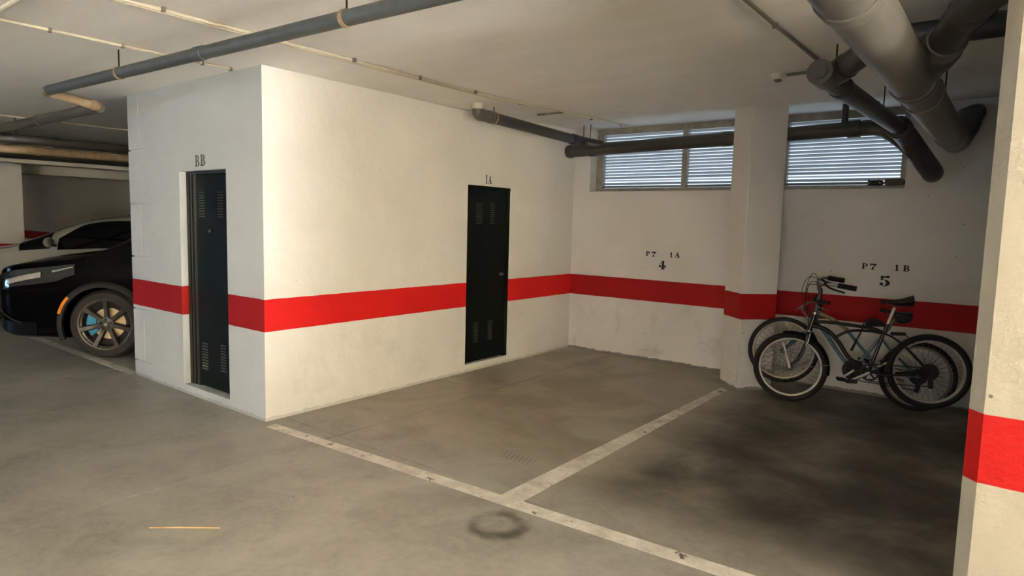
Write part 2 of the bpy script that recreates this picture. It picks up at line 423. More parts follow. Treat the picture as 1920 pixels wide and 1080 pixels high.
for i in range(4): bm.faces.new((a[i], a[(i+1) % 4], b[(i+1) % 4], b[i]))
slat0 = obj('slat', bm, 'slat'); used = False
for k in range(3):
    for j in range(NS):
        s = slat0 if not used else slat0.copy()
        if used: COL.objects.link(s)
        used = True; s.parent = wn
        s.location = (wx[k]+.028-.226, fy-YB+.01, fz0+.045+dz*(j+.5)-1.925)
        s.rotation_euler = (random.uniform(-.05, .05) if j != 2 else .25, 0, random.uniform(-.003, .003))
# things left on the sill
jar = empty('jar', (3.19, 4.25, 1.955)); tag(jar, 'dark glass jar lying on its side on the window sill', 'jar')
obj('body', LATHE([(.004, 0), (.022, .003), (.026, .012), (.026, .09), (.02, .105)], 16, 'x', (.02, 0, .027)), 'glass_bottle', jar, True)
obj('lid', LATHE([(.024, 0), (.03, .002), (.03, .018), (.024, .02)], 16, 'x', (0, 0, .03)), 'steel', jar, True)
bm = bmesh.new(); bx(bm, -.04, -.02, 0, .04, .02, .012, bev=.003)
pk = obj('paper_strip', bm, 'white_plastic'); pk.location = (3.31, 4.26, 2.009-.012+.012); tag(pk, 'small white strip lying on the jar on the sill', 'strip')
bm = bmesh.new(); bx(bm, -.075, -.03, 0, .075, .03, .058, bev=.012)
for v in bm.verts: v.co += Vector((random.uniform(-.006, .006), random.uniform(-.006, .006), random.uniform(0, .005)))
lp = obj('mortar_lump', bm, 'brickstone'); lp.location = (3.41, 4.25, 1.955); tag(lp, 'grey brown mortar lump at right end of the sill', 'stone')

# ------------------------------------------------------------------ doors
def vents(parent, origin, ud, nd, groups):
    """slot louvres pressed into the leaf: origin, u direction, outward normal; groups of (u0,u1,z0,z1)"""
    for (u0, u1, z0, z1) in groups:
        n = 10
        for i in range(n):
            z = z0+(z1-z0)*(i+.5)/n; h = (z1-z0)/n*.22
            bm = bmesh.new()
            P = []
            for uu in (u0, u1):
                for dd, zz in ((0, z-h), (.007, z-h), (0, z+h)):
                    P.append(bm.verts.new(Vector(origin)+Vector(ud)*uu+Vector(nd)*dd+Vector((0, 0, zz))))
            bm.faces.new(P[:3]); bm.faces.new(P[3:][::-1])
            for i0, i1 in ((0, 1), (1, 2), (2, 0)): bm.faces.new((P[i0], P[i1], P[i1+3], P[i0+3]))
            obj('vent_slot', bm, 'slot', parent)
# BB: set back in the front wall (faces -y)
d1 = struct(obj('door_1', BX(-1.10, .062, .088, -.545, .095, 1.858, bev=.004), 'door'), 'black metal storage door with vent slots under the BB lettering', 'door')
bm = bmesh.new(); bx(bm, -1.245, .055, .076, -1.20, .12, 1.883); bx(bm, -1.19, .06, .076, -1.165, .11, 1.883); bx(bm, -1.155, .068, .076, -1.103, .11, 1.883)
bx(bm, -1.245, .058, 1.862, -.51, .12, 1.884); bx(bm, -.542, .06, .076, -.51, .12, 1.862); bx(bm, -1.2, .085, .08, -1.1, .12, 1.87)
obj('door_frame', bm, 'door_frame', d1)
vents(d1, (0, .062, 0), (1, 0, 0), (0, -1, 0), [(-1.045, -.95, 1.505, 1.722), (-.745, -.662, 1.505, 1.722), (-1.045, -.95, .225, .465), (-.745, -.662, .25, .485)])
obj('lock', LATHE([(.012, 0), (.012, .012), (.008, .016)], 12, 'y', (-.86, .045, 1.40)), 'steel', d1)
# 1A: almost flush in the side wall (faces +x)
d2 = struct(obj('door_2', BX(-.055, 2.25, .09, -.02, 2.865, 1.862, bev=.004), 'door'), 'black metal storage door with vent slots under the 1A lettering', 'door')
bm = bmesh.new(); bx(bm, -.07, 2.228, .08, -.008, 2.249, 1.892); bx(bm, -.07, 2.868, .08, -.012, 2.922, 1.892); bx(bm, -.07, 2.228, 1.864, -.008, 2.922, 1.893)
obj('door_frame', bm, 'door', d2)
vents(d2, (-.02, 0, 0), (0, 1, 0), (1, 0, 0), [(2.375, 2.475, 1.505, 1.725), (2.60, 2.672, 1.505, 1.732), (2.367, 2.44, .282, .50), (2.60, 2.672, .285, .495)])
bm = LATHE([(.02, 0), (.02, .008), (.01, .01), (.01, .03)], 12, 'x', (-.02, 2.80, .98)); bx(bm, .005, 2.74, .97, .018, 2.81, .99)
obj('handle', bm, 'steel', d2)

# ------------------------------------------------------------------ stencilled lettering
def arcring(bm, cx, cy, ro, ri, a0, a1, T, n=10):
    A = []; B = []
    for i in range(n+1):
        t = math.radians(a0+(a1-a0)*i/n)
        A.append((cx+ro[0]*math.cos(t), cy+ro[1]*math.sin(t))); B.append((cx+ri[0]*math.cos(t), cy+ri[1]*math.sin(t)))
    for i in range(n): poly(bm, [A[i], A[i+1], B[i+1], B[i]], T)
def poly(bm, pts, T):
    a = [bm.verts.new(T(x, y, 0)) for x, y in pts]; b = [bm.verts.new(T(x, y, .0012)) for x, y in pts]
    n = len(pts); bm.faces.new(a[::-1]); bm.faces.new(b)
    for i in range(n): bm.faces.new((a[i], a[(i+1) % n], b[(i+1) % n], b[i]))
def rect(bm, x0, y0, x1, y1, T): poly(bm, [(x0, y0), (x1, y0), (x1, y1), (x0, y1)], T)
def glyph(bm, ch, T):
    if ch == 'P':
        rect(bm, .14, 0, .42, 1, T); rect(bm, 0, 0, .56, .10, T); rect(bm, 0, .90, .5, 1, T)
        arcring(bm, .50, .70, (.46, .30), (.18, .20), -90, 90, T); rect(bm, .42, .40, .52, .5, T); rect(bm, .42, .90, .52, 1, T)
    elif ch == '7':
        poly(bm, [(.04, .62), (.10, .62), (.2, .76), (.98, .74), (.98, 1), (.04, 1)], T)
        poly(bm, [(.30, .06), (.56, .06), (.62, .42), (.98, .80), (.76, .80), (.42, .46)], T); rect(bm, .14, 0, .76, .09, T)
    elif ch == '1':
        rect(bm, .36, .05, .68, 1, T); rect(bm, .2, 0, .86, .10, T); poly(bm, [(.1, .74), (.36, .80), (.36, 1), (.3, .92)], T)
    elif ch == 'A':
        poly(bm, [(.42, 1), (.58, 1), (.96, .06), (.62, .06)], T); poly(bm, [(.42, .95), (.5, .95), (.18, .06), (.08, .06)], T)
        rect(bm, .22, .30, .66, .40, T); rect(bm, .0, 0, .3, .09, T); rect(bm, .5, 0, 1.05, .09, T)
    elif ch == 'B':
        rect(bm, .12, 0, .42, 1, T); rect(bm, 0, 0, .5, .09, T); rect(bm, 0, .91, .5, 1, T); rect(bm, .4, .47, .5, .55, T)
        arcring(bm, .50, .74, (.38, .26), (.12, .17), -90, 90, T); arcring(bm, .50, .27, (.46, .27), (.16, .18), -90, 90, T)
    elif ch == '4':
        rect(bm, .42, 0.05, .74, 1, T); rect(bm, .34, 0, .84, .10, T); rect(bm, .02, .24, .36, .46, T); rect(bm, .78, .22, 1.0, .50, T)
        poly(bm, [(.02, .42), (.10, .42), (.36, .84), (.36, .94)], T)
    elif ch == '5':
        poly(bm, [(.12, .56), (.30, .60), (.40, 1), (.10, 1)], T); arcring(bm, .74, .93, (.20, .12), (.0, .0), 0, 360, T, 14)
        poly(bm, [(.34, .86), (.66, .80), (.62, .92), (.40, .98)], T)
        arcring(bm, .42, .32, (.56, .34), (.20, .28), -95, 105, T, 14); arcring(bm, .20, .22, (.17, .14), (0, 0), 0, 360, T, 14)
        poly(bm, [(.12, .12), (.4, -.02), (.4, .06), (.26, .14)], T)
def lettering(name, label, mat, base, ud, nd, letters):
    e = empty(name, base); tag(e, label, 'lettering')
    ud = Vector(ud); nd = Vector(nd)
    for ch, u0, z0, w, h in letters:
        bm = bmesh.new()
        glyph(bm, ch, lambda x, y, d: ud*(u0+x*w)+Vector((0, 0, z0+y*h))+nd*(.0004+d))
        obj('letter', bm, mat, e)
lettering('stencilled_bay_number', 'black stencilled P7 1A and 4 on back wall of the left bay', 'black_paint', (1.0, YB, 1.05), (1, 0, 0), (0, -1, 0),
          [('P', 0, .142, .052, .056), ('7', .07, .138, .056, .056), ('1', .287, .140, .045, .056), ('A', .352, .140, .058, .058), ('4', .168, .0, .084, .095)])
lettering('stencilled_bay_number', 'black stencilled P7 1B and 5 on back wall above the bicycles', 'black_paint', (3.2, YB, 1.03), (1, 0, 0), (0, -1, 0),
          [('P', .007, .152, .052, .054), ('7', .075, .150, .054, .056), ('1', .270, .150, .046, .056), ('B', .342, .150, .054, .056), ('5', .162, .004, .088, .094)])
lettering('stencilled_door_letters', 'grey stencilled BB over the recessed black door', 'grey_paint', (-.975, 0, 1.915), (1, 0, 0), (0, -1, 0),
          [('B', 0, 0, .078, .09), ('B', .086, .003, .08, .09)])
lettering('stencilled_door_letters', 'dark brown stencilled 1A over the flush black door', 'brown_paint', (0, 2.485, 1.918), (0, 1, 0), (1, 0, 0),
          [('1', 0, .002, .045, .09), ('A', .05, 0, .055, .085)])

# ------------------------------------------------------------------ pipes and conduits
def ring_at(bm, a, b, t, r, w, seg=18):
    a, b = Vector(a), Vector(b); d = (b-a).normalized(); p = a+(b-a)*t
    tube(bm, [p-d*w/2, p-d*w/2*.9, p+d*w/2*.9, p+d*w/2], [r*.985, r, r, r*.985], seg)
def hanger(parent, p, r, top=H):
    p = Vector(p); top = HC(p.y); bm = bmesh.new()
    tube(bm, [(p.x, p.y, p.z+r), (p.x, p.y, top)], .005, 6); obj('hanger_rod', bm, 'darksteel', parent)
def clamp(parent, p, d, r):
    p = Vector(p); d = Vector(d).normalized(); bm = bmesh.new()
    tube(bm, [p-d*.012, p+d*.012], r+.005, 20); obj('clamp', bm, 'rust', parent)
def pipe(name, label, runs, joints=(), hangers=(), clamps=()):
    e = empty(name, (0, 0, 0)); tag(e, label, 'pipe')
    for part, path, r, mat, fr in runs:
        obj(part, TUBE(fillet(path, fr) if fr else path, r, 20), mat, e, True)
    for part, a, b, t, r, w, mat in joints:
        bm = bmesh.new(); ring_at(bm, a, b, t, r, w, 22); obj(part, bm, mat, e, True)
    for p, r in hangers: hanger(e, p, r)
    for p, d, r in clamps: clamp(e, p, d, r)
    return e
# long blue-grey pipe over the aisle with the tan offset and its continuation
pA, pB_ = (5.5, -.54, 2.45), (-1.62, -.79, 2.45)
pipe('ceiling_pipe', 'long blue-grey pipe under the ceiling across the aisle',
     [('pipe_run', [pA, pB_], .037, 'pvc_blue', 0),
      ('offset_bend', [(-1.60, -.789, 2.45), (-1.70, -.792, 2.448), (-1.90, -.36, 2.42), (-1.98, -.335, 2.415)], .036, 'rust', .07),
      ('pipe_run', [(-1.92, -.335, 2.415), (-9.5, -.38, 2.40)], .045, 'pvc_mid', 0)],
     [('coupling', pA, pB_, .697, .041, .09, 'pvc_blue'), ('coupling', (-1.92, -.335, 2.415), (-9.5, -.38, 2.40), .19, .05, .08, 'pvc_mid'),
      ('coupling', (-1.70, -.792, 2.448), (-1.90, -.36, 2.42), .90, .041, .05, 'rust')],
     [((1.795, -.665, 2.45), .037), ((-.462, -.75, 2.45), .037), ((-5.6, -.357, 2.408), .045)],
     [((1.795, -.670, 2.45), (1, .035, 0), .037), ((-.462, -.749, 2.45), (1, .035, 0), .037)])
# storage wall drain and the run along the window
b0, b1 = (.33, 2.05, 2.512), (.36, 3.62, 2.462)
pipe('ceiling_pipe', 'grey drain pipe elbowed from the ceiling above the 1A door',
     [('collar', [(.33, 1.97, 2.607), (.33, 1.97, 2.555)], .062, 'pvc_light', 0),
      ('elbow', [(.33, 1.97, 2.57), (.33, 1.975, 2.51), (.331, 2.12, 2.511)], .056, 'pvc_mid', .06),
      ('pipe_run', [(.331, 2.10, 2.511), b1], .052, 'pvc_dark', 0),
      ('bend', [b1, (.37, 3.75, 2.455), (.55, 3.87, 2.415)], .058, 'pvc_dark', .08)],
     [('coupling', b0, b1, .06, .058, .05, 'pvc_mid'), ('coupling', b0, b1, .97, .06, .10, 'pvc_dark')],
     [((.331, 2.2, 2.507), .05), ((.42, 3.82, 2.44), .05)], [((.331, 2.2, 2.507), (0, 1, -.03), .053)])
c0, c1 = (.09, 3.87, 2.372), (3.22, 3.87, 2.437)
pipe('ceiling_pipe', 'thick black drain pipe running across the louvred window',
     [('pipe_run', [c0, c1], .068, 'pvc_dark', 0),
      ('bend', [(3.18, 3.87, 2.437), (3.32, 3.86, 2.435), (3.48, 3.80, 2.33), (3.60, 3.84, 2.20)], .07, 'pvc_dark', .09),
      ('drop_pipe', [(3.03, 3.87, 2.66), (3.03, 3.87, 2.46)], .028, 'pvc_dark', 0)],
     [('end_socket', c0, c1, .012, .076, .05, 'pvc_dark'), ('coupling', c0, c1, .11, .074, .10, 'pvc_dark'), ('coupling', c0, c1, .60, .073, .08, 'pvc_dark'),
      ('coupling', c0, c1, .965, .078, .10, 'pvc_dark'), ('coupling', (3.03, 3.87, 2.6), (3.03, 3.87, 2.46), .9, .034, .05, 'pvc_dark')],
     [((.3, 3.87, 2.38), .068), ((3.29, 3.87, 2.437), .07)])
# big pipe on the right with its wye branch
g0, g1 = (3.858, -2.6, 2.26), (3.885, 3.52, 2.262)
pipe('ceiling_pipe', 'largest grey pipe running away under the ceiling at right',
     [('pipe_run', [g0, g1], .098, 'pvc_mid', 0),
      ('wye_branch', [(3.86, 1.28, 2.262), (3.93, 1.02, 2.31), (4.03, .76, 2.36)], .082, 'pvc_mid', .06),
      ('branch_pipe', [(4.02, .78, 2.355), (4.10, .57, 2.40), (4.19, .40, 2.43), (4.245, .36, 2.44)], .070, 'pvc_dark', .05),
      ('end_elbow', [(3.885, 3.48, 2.262), (3.888, 3.72, 2.262), (3.94, 3.90, 2.42), (3.945, 3.97, 2.50)], .095, 'pvc_mid', .10),
      ('outlet_pipe', [(3.935, 3.88, 2.42), (3.955, 3.98, 2.51), (3.98, 4.22, 2.56)], .075, 'pvc_dark', .05)],
     [('coupling', g0, g1, .605, .106, .10, 'pvc_mid'), ('coupling', g0, g1, .665, .106, .07, 'pvc_mid'), ('coupling', g0, g1, .945, .105, .12, 'pvc_mid'), ('coupling', g0, g1, .36, .105, .08, 'pvc_mid'),
      ('coupling', (3.93, 1.02, 2.31), (4.03, .76, 2.36), .55, .09, .10, 'pvc_dark'), ('coupling', (4.10, .57, 2.40), (4.19, .40, 2.43), .3, .078, .08, 'pvc_dark')],
     [((3.875, 2.65, 2.26), .098), ((3.87, 1.6, 2.26), .098)])
# middle pipe with capped end, cross pipe behind the big one
m0, m1 = (3.420, 1.33, 2.38), (3.512, 3.55, 2.37)
pipe('ceiling_pipe', 'dark grey capped pipe dropping towards the wall beside the window',
     [('pipe_run', [m0, m1], .060, 'pvc_dark', 0),
      ('drop_bend', [(3.51, 3.50, 2.37), (3.545, 3.72, 2.32), (3.66, 3.98, 2.13), (3.70, 4.08, 2.07), (3.70, 4.26, 2.05)], .084, 'pvc_dark', .06),
      ('end_cap', [(3.416, 1.22, 2.385), (3.418, 1.27, 2.383), (3.422, 1.38, 2.38)], .068, 'pvc_mid', 0),
      ('cap_boss', [(3.4155, 1.205, 2.386), (3.416, 1.23, 2.385)], .040, 'pvc_mid', 0)],
     [('coupling', m0, m1, .16, .067, .10, 'pvc_dark'), ('coupling', m0, m1, .985, .092, .10, 'pvc_dark')],
     [((3.463, 3.0, 2.37), .06), ((3.425, 1.55, 2.38), .06)])
pipe('ceiling_pipe', 'dark cross pipe passing over the large pipe at top right',
     [('branch', [(3.43, 1.42, 2.39), (3.66, 1.16, 2.455)], .064, 'pvc_dark', 0),
      ('pipe_run', [(3.64, 1.18, 2.45), (3.80, 1.10, 2.48), (4.245, 1.12, 2.485)], .058, 'pvc_dark', .06)],
     [('coupling', (3.43, 1.42, 2.39), (3.66, 1.16, 2.455), .35, .07, .08, 'pvc_dark')], [((3.80, 1.12, 2.48), .05)])
# pipes in the dark bays at the left
for lab, x, z, r, mat in (('black pipe in the dark far bays above the cars', -5.0, 2.33, .055, 'pvc_dark'), ('tan pipe in the dark far bays below the black one', -5.7, 2.265, .05, 'rust'),
                          ('dark pipe farthest back under the far bay ceiling', -7.6, 2.36, .09, 'pvc_dark')):
    pipe('ceiling_pipe', lab, [('pipe_run', [(x, -6.0, z), (x+.12, YB, z+.03)], r, mat, 0)],
         [('coupling', (x, -6.0, z), (x+.12, YB, z+.03), .62, r+.006, .07, mat)], [((x+.06, -.1, z+.01), r), ((x+.09, 2.0, z+.02), r)])
def conduit(label, paths, r, mat, clips=()):
    paths = [[(x, y, z+HC(y)-H) for x, y, z in p] for p in paths]
    e = empty('conduit', (0, 0, 0)); tag(e, label, 'conduit')
    for p in paths: obj('tube', TUBE(fillet(p, .03, 3) if len(p) > 2 else p, r, 8), mat, e, True)
    for c in clips:
        bm = bmesh.new(); hh = HC(c[1]); bx(bm, c[0]-.014, c[1]-.009, hh-.027, c[0]+.014, c[1]+.009, hh-.001, bev=.003); obj('clip', bm, 'conduit_dark', e)
    return e
zc_ = H-.013
conduit('pair of thin ivory conduits along the ceiling beside the storage wall',
        [[(.735, -4, zc_), (.70, .5, zc_), (.715, 1.8, zc_), (.755, 2.6, zc_), (.745, 4.12, zc_)], [(.700, -4, zc_), (.665, .5, zc_), (.69, 1.8, zc_), (.725, 2.3, zc_)]], .0105, 'conduit',
        [(.725-.01*(i % 2), -1.0+.62*i) for i in range(9)])
conduit('thin ivory conduit ending above the storage block corner', [[(-.255, -1.5, zc_), (-.285, -.06, zc_)]], .009, 'conduit', [(-.262, -1.2), (-.27, -.80), (-.281, -.28), (-.285, -.07)])
conduit('white conduit crossing the ceiling at top left', [[(-1.6, -1.505, H-.02), (3.2, -1.505, H-.02)]], .013, 'white_plastic', [(-.1, -1.505), (.6, -1.505)])
conduit('thin pale conduit over the black car', [[(-4.80, -1.6, zc_), (-4.82, 1.8, zc_), (-4.84, 3.4, zc_)]], .009, 'conduit', [(-4.81, .3), (-4.83, 1.2)])
conduit('short dark conduit branching above the pipe elbow', [[(.42, 2.78, zc_), (.735, 2.79, zc_)]], .009, 'conduit_dark', [(.5, 2.785)])
conduit('single dark conduit running towards the capped pipe', [[(3.235, -3.0, zc_), (3.25, 1.0, zc_), (3.26, 1.8, zc_), (3.265, 2.15, zc_), (2.98, 2.18, zc_)]], .0105, 'conduit_dark', [(3.248, .95), (3.24, -.4)])
det = empty('smoke_detector', (2.925, 2.165, HC(2.165))); tag(det, 'ivory smoke detector on the ceiling beside the capped pipe', 'detector')
obj('base', LATHE([(.052, 0), (.054, -.012), (.05, -.02)], 24, 'z'), 'white_plastic', det, True)
obj('head', LATHE([(.046, -.018), (.044, -.034), (.03, -.042)], 24, 'z'), 'white_plastic', det, True)
obj('sensor_cage', LATHE([(.028, -.040), (.026, -.052), (.012, -.058)], 16, 'z'), 'conduit_dark', det, True)

# ------------------------------------------------------------------ added fill lamp above the aisle, out of view
def fill_lamp(label, x, y, power):
    e = empty('aisle_fill_lamp', (x, y, H)); tag(e, label, 'lamp')
    bm = bmesh.new(); bx(bm, -.62, -.06, -.05, .62, .06, 0, bev=.005); obj('housing', bm, 'white_plastic', e)
    for q in (-.61, .61): obj('end_cap', BX(q-.012, -.062, -.075, q+.012, .062, -.002, bev=.004), 'white_plastic', e)
    l = bpy.data.lights.new('fill_light', 'AREA'); l.shape = 'RECTANGLE'; l.size = 1.15; l.size_y = .10; l.energy = power; l.color = (1.0, .88, .62)
    o = bpy.data.objects.new('fill_light', l); COL.objects.link(o); o.parent = e; o.location = (0, 0, -.055)
fill_lamp('added unseen fill lamp over the aisle in front of the bays', 2.3, -1.75, 22)

# ------------------------------------------------------------------ straw on the floor
st = obj('dry_stalk', TUBE([(1.101, -1.306, .004), (1.2, -1.222, .006), (1.356, -1.087, .003)], [.003, .0045, .003], 6), 'straw'); tag(st, 'thin dry straw stalk lying on the aisle floor', 'stalk')

# ------------------------------------------------------------------ bicycles
def mat_from(o, e, upv):
    e = Vector(e).normalized(); upv = Vector(upv).normalized(); y = upv.cross(e)
    return Matrix(((e.x, y.x, upv.x, o[0]), (e.y, y.y, upv.y, o[1]), (e.z, y.z, upv.z, o[2]), (0, 0, 0, 1)))
def wheel(parent, name, c, R, tw, rim_mat, nsp=32, cog=False, steer=0):
    cx, cz = c
    ty = obj(name, LATHE([(R-tw+tw*math.cos(t), tw*math.sin(t)) for t in [2*PI*k/10 for k in range(10)]], 56, 'y', (0, 0, 0), closed=True), 'rubber', parent, True)
    ty.location = (cx, 0, cz); ty.rotation_euler = (0, 0, steer)
    rr = R-2*tw
    obj('rim', LATHE([(rr+.006, -.013), (rr+.006, .013), (rr-.012, .011), (rr-.016, 0), (rr-.012, -.011)], 56, 'y', (0, 0, 0), closed=True), rim_mat, ty, True)
    bm = bmesh.new()
    for k in range(nsp):
        a = 2*PI*k/nsp; off = .42*(1 if k % 2 else -1); side = .028*(1 if k % 4 < 2 else -1)
        tube(bm, [(math.cos(a+off)*.02, side, math.sin(a+off)*.02), (math.cos(a)*(rr-.012), 0, math.sin(a)*(rr-.012))], .0013, 4)
    obj('spokes', bm, 'steel', ty)
    obj('hub', LATHE([(.009, -.05), (.012, -.045), (.024, -.034), (.024, -.028), (.014, -.02), (.014, .02), (.024, .028), (.024, .034), (.012, .045), (.009, .05)], 14, 'y'), 'chrome', ty, True)
    if cog:
        bm = bmesh.new(); rg = lathe(bm, [(.062, -.030), (.062, -.036), (.048, -.037), (.048, -.043), (.03, -.044), (.03, -.050)], 28, 'y'); bm.faces.new(rg[0]); bm.faces.new(rg[-1][::-1])
        obj('sprockets', bm, 'darksteel', ty)
        bm = bmesh.new(); rg = lathe(bm, [(.07, -.026), (.07, -.029)], 28, 'y'); bm.faces.new(rg[0]); bm.faces.new(rg[-1][::-1]); obj('spoke_guard', bm, 'darksteel', ty)
    return ty
def saddle(parent, f, r, tilt, w=.075):
    (fx, fz), (rx, rz) = f, r; bm = bmesh.new(); n = 9; rings = []
    for i in range(n):
        t = i/(n-1); x = fx+(rx-fx)*t
        hw = .018+(w-.018)*max(0, (t-.25)/.75)**1.4*(1-.25*max(0, t-.85)/.15)
        zt = fz+(rz-fz)*t-.012*math.sin(t*PI)+.018*max(0, t-.6)
        th = .030+.075*max(0, t-.3)
        rings.append([bm.verts.new((x, hw*math.cos(a), zt-th/2+th/2*math.sin(a)*(1 if math.sin(a) > 0 else 1.3))) for a in [2*PI*k/12 for k in range(12)]])
    for A, B in zip(rings, rings[1:]):
        for k in range(12): bm.faces.new((A[k], A[(k+1) % 12], B[(k+1) % 12], B[k]))
    bm.faces.new(rings[0][::-1]); bm.faces.new(rings[-1])
    s = obj('saddle', bm, 'saddle', parent, True)
    bm = bmesh.new(); mx = fx+(rx-fx)*.55
    for sd in (-1, 1): tube(bm, catmull([(fx+.03, .01*sd, fz-.025), (mx-.03, .022*sd, fz-.055), (mx+.04, .022*sd, fz-.055), (rx-.03, .04*sd, rz-.03)], 4), .0035, 6)
    obj('rails', bm, 'steel', s)
    return s
def P3(pts, y=0): return [(p[0], (p[2] if len(p) > 2 else y), p[1]) for p in pts]
def chainset(b, bb, hub, pedal, rc, mat='darksteel'):
    bx_, bz = bb
    bm = bmesh.new(); lathe(bm, [(rc, -.036), (rc, -.040), (rc*.78, -.040), (rc*.78, -.036)], 40, 'y', (bx_, 0, bz))
    for k in range(5):
        a = 2*PI*k/5+.3; tube(bm, [(bx_, -.038, bz), (bx_+rc*.85*math.cos(a), -.038, bz+rc*.85*math.sin(a))], .007, 5)
    ch = obj('chainring', bm, mat, b)
    bm = bmesh.new(); tube(bm, [(bx_, -.06, bz), (bx_, .06, bz)], .016, 12); obj('bottom_bracket_axle', bm, 'darksteel', b)
    for sd, sg in ((-1, 1), (1, -1)):
        px, pz = bx_+(pedal[0]-bx_)*sg, bz+(pedal[1]-bz)*sg
        bm = bmesh.new(); tube(bm, [(bx_, .058*sd, bz), (px, .070*sd, pz)], [.012, .009], 8); c = obj('crank_arm', bm, 'seatpost', b)
        bm = bmesh.new(); bx(bm, px-.042, min(.078*sd, .165*sd), pz-.012, px+.042, max(.078*sd, .165*sd), pz+.012, bev=.005); obj('pedal', bm, 'rubber', c)
    bm = bmesh.new(); hx, hz = hub
    tube(bm, [(bx_-.0, -.038, bz+rc), (hx, -.038, hz+.034)], .0045, 6); tube(bm, [(bx_+.0, -.038, bz-rc), ((bx_+hx)/2+.12, -.038, hz-.12), (hx+.02, -.038, hz-.115)], .0045, 6)
    obj('chain', bm, 'darksteel', b)
    bm = bmesh.new(); bx(bm, hx-.012, -.05, hz-.135, hx+.026, -.032, hz-.02, bev=.004)
    lathe(bm, [(.022, -.046), (.022, -.036)], 14, 'y', (hx+.012, 0, hz-.115)); obj('derailleur', bm, 'darksteel', b)
def fender(parent, c, R, a0, a1, w, mat):
    bm = bmesh.new(); rows = []
    n = 18
    for i in range(n+1):
        a = math.radians(a0+(a1-a0)*i/n)
        rows.append([bm.verts.new((c[0]+(R-d)*math.cos(a), y, c[1]+(R-d)*math.sin(a))) for y, d in ((-w, .018), (-w*.7, .004), (0, 0), (w*.7, .004), (w, .018))])
    for A, B in zip(rows, rows[1:]):
        for k in range(4): bm.faces.new((A[k], A[k+1], B[k+1], B[k]))
    bmesh.ops.solidify(bm, geom=bm.faces[:], thickness=.002)
    return obj('mudguard', bm, mat, parent, True)

# --- near bike: dark curved-tube cruiser
R1 = .310
b1_ = empty('bicycle'); tag(b1_, 'dark cruiser bicycle with curved frame tubes and silver seatpost, nearer one', 'bicycle')
e1, u1 = Vector((.960, .271, .066)), Vector((-.077, .030, .997))
o1 = Vector((2.817, 3.433, .308))-u1*R1
b1_.matrix_world = mat_from(o1, e1, u1)
z = R1
wheel(b1_, 'front_wheel', (0, z), R1, .026, 'rim_alloy')
wheel(b1_, 'rear_wheel', (1.066, z), R1+.004, .027, 'rim_alloy', cog=True)
bm = bmesh.new()
tube(bm, [(.158, 0, z+.325), (.208, 0, z+.475)], .021, 12)
tube(bm, catmull(P3([(.185, z+.400), (.30, z+.405), (.508, z+.378), (.67, z+.350), (.738, z+.312)]), 6), .015, 10)
tube(bm, catmull(P3([(.18, z+.375), (.299, z+.335), (.391, z+.232), (.474, z+.095), (.625, z-.019)]), 6), .019, 10)
tube(bm, catmull(P3([(.366, z+.272), (.44, z+.315), (.508, z+.334), (.63, z+.332), (.738, z+.312)]), 6), .012, 10)
tube(bm, [(.768, 0, z+.395), (.735, 0, z+.31), (.625, 0, z-.019)], .0145, 10)
tube(bm, [(.625, -.034, z-.019), (.625, .034, z-.019)], .024, 14)
for sd in (-1, 1):
    tube(bm, catmull([(.735, .01*sd, z+.315), (.80, .035*sd, z+.285), (.88, .05*sd, z+.218), (.966, .056*sd, z+.123), (1.066, .058*sd, z)], 5), .0085, 8)
    tube(bm, catmull([(.625, .02*sd, z-.019), (.74, .045*sd, z-.030), (.869, .056*sd, z-.027), (1.066, .058*sd, z)], 5), .0095, 8)
obj('frame', bm, 'frame_black', b1_, True)
obj('headset_cup', TUBE([(.205, 0, z+.47), (.212, 0, z+.49)], .024, 12), 'chrome', b1_); obj('headset_cup', TUBE([(.152, 0, z+.305), (.16, 0, z+.328)], .024, 12), 'chrome', b1_)
bm = bmesh.new()
for sd in (-1, 1): tube(bm, catmull([(.152, .02*sd, z+.31), (.145, .05*sd, z+.285), (.115, .055*sd, z+.17), (.06, .055*sd, z+.06), (0, .055*sd, z)], 5), [.014]*5+[.0135]*5+[.012]*5+[.010]*5+[.009], 10)
tube(bm, [(.152, -.05, z+.292), (.152, .05, z+.292)], .013, 8)
obj('fork', bm, 'frame_black', b1_, True)
bm = bmesh.new(); tube(bm, catmull(P3([(.21, z+.485), (.235, z+.60), (.252, z+.68), (.240, z+.705)]), 4), .018, 10); obj('stem', bm, 'frame_grey', b1_, True)
bar = catmull([(.46, .27, z+.76), (.31, .24, z+.79), (.245, .15, z+.775), (.235, .05, z+.712), (.24, 0, z+.703), (.235, -.05, z+.70), (.25, -.15, z+.735), (.36, -.24, z+.735), (.505, -.27, z+.705)], 5)
hb = obj('handlebar', TUBE(bar, .014, 10), 'chrome', b1_, True)
obj('grip', TUBE([(.46, .27, z+.76), (.33, .246, z+.787)], .022, 12), 'rubber', hb, True)
obj('grip', TUBE([(.505, -.27, z+.703), (.37, -.243, z+.733)], .022, 12), 'rubber', hb, True)
for sd, dz_ in ((1, .04), (-1, 0)):
    bm = bmesh.new(); tube(bm, catmull([(.27, .20*sd, z+.755+dz_*.5), (.31, .215*sd, z+.71+dz_), (.42, .25*sd, z+.67+dz_)], 4), .009, 6); obj('brake_lever', bm, 'rubber', hb)
bm = bmesh.new()
for k, (dx, dy) in enumerate(((0, .0), (.03, .03))):
    tube(bm, catmull([(.26, .19-dy*2, z+.77), (.19-dx, .08, z+.83-dx), (.13-dx, .02-dy, z+.66), (.15, .0, z+.45), (.15, .03, z+.33)], 6), .0028, 5)
    tube(bm, catmull([(.27, -.19+dy*2, z+.735), (.17-dx, -.12, z+.76-dx), (.13+dx, -.03, z+.60), (.17, .0, z+.44)], 6), .0028, 5)
obj('cables', bm, 'darksteel', b1_)
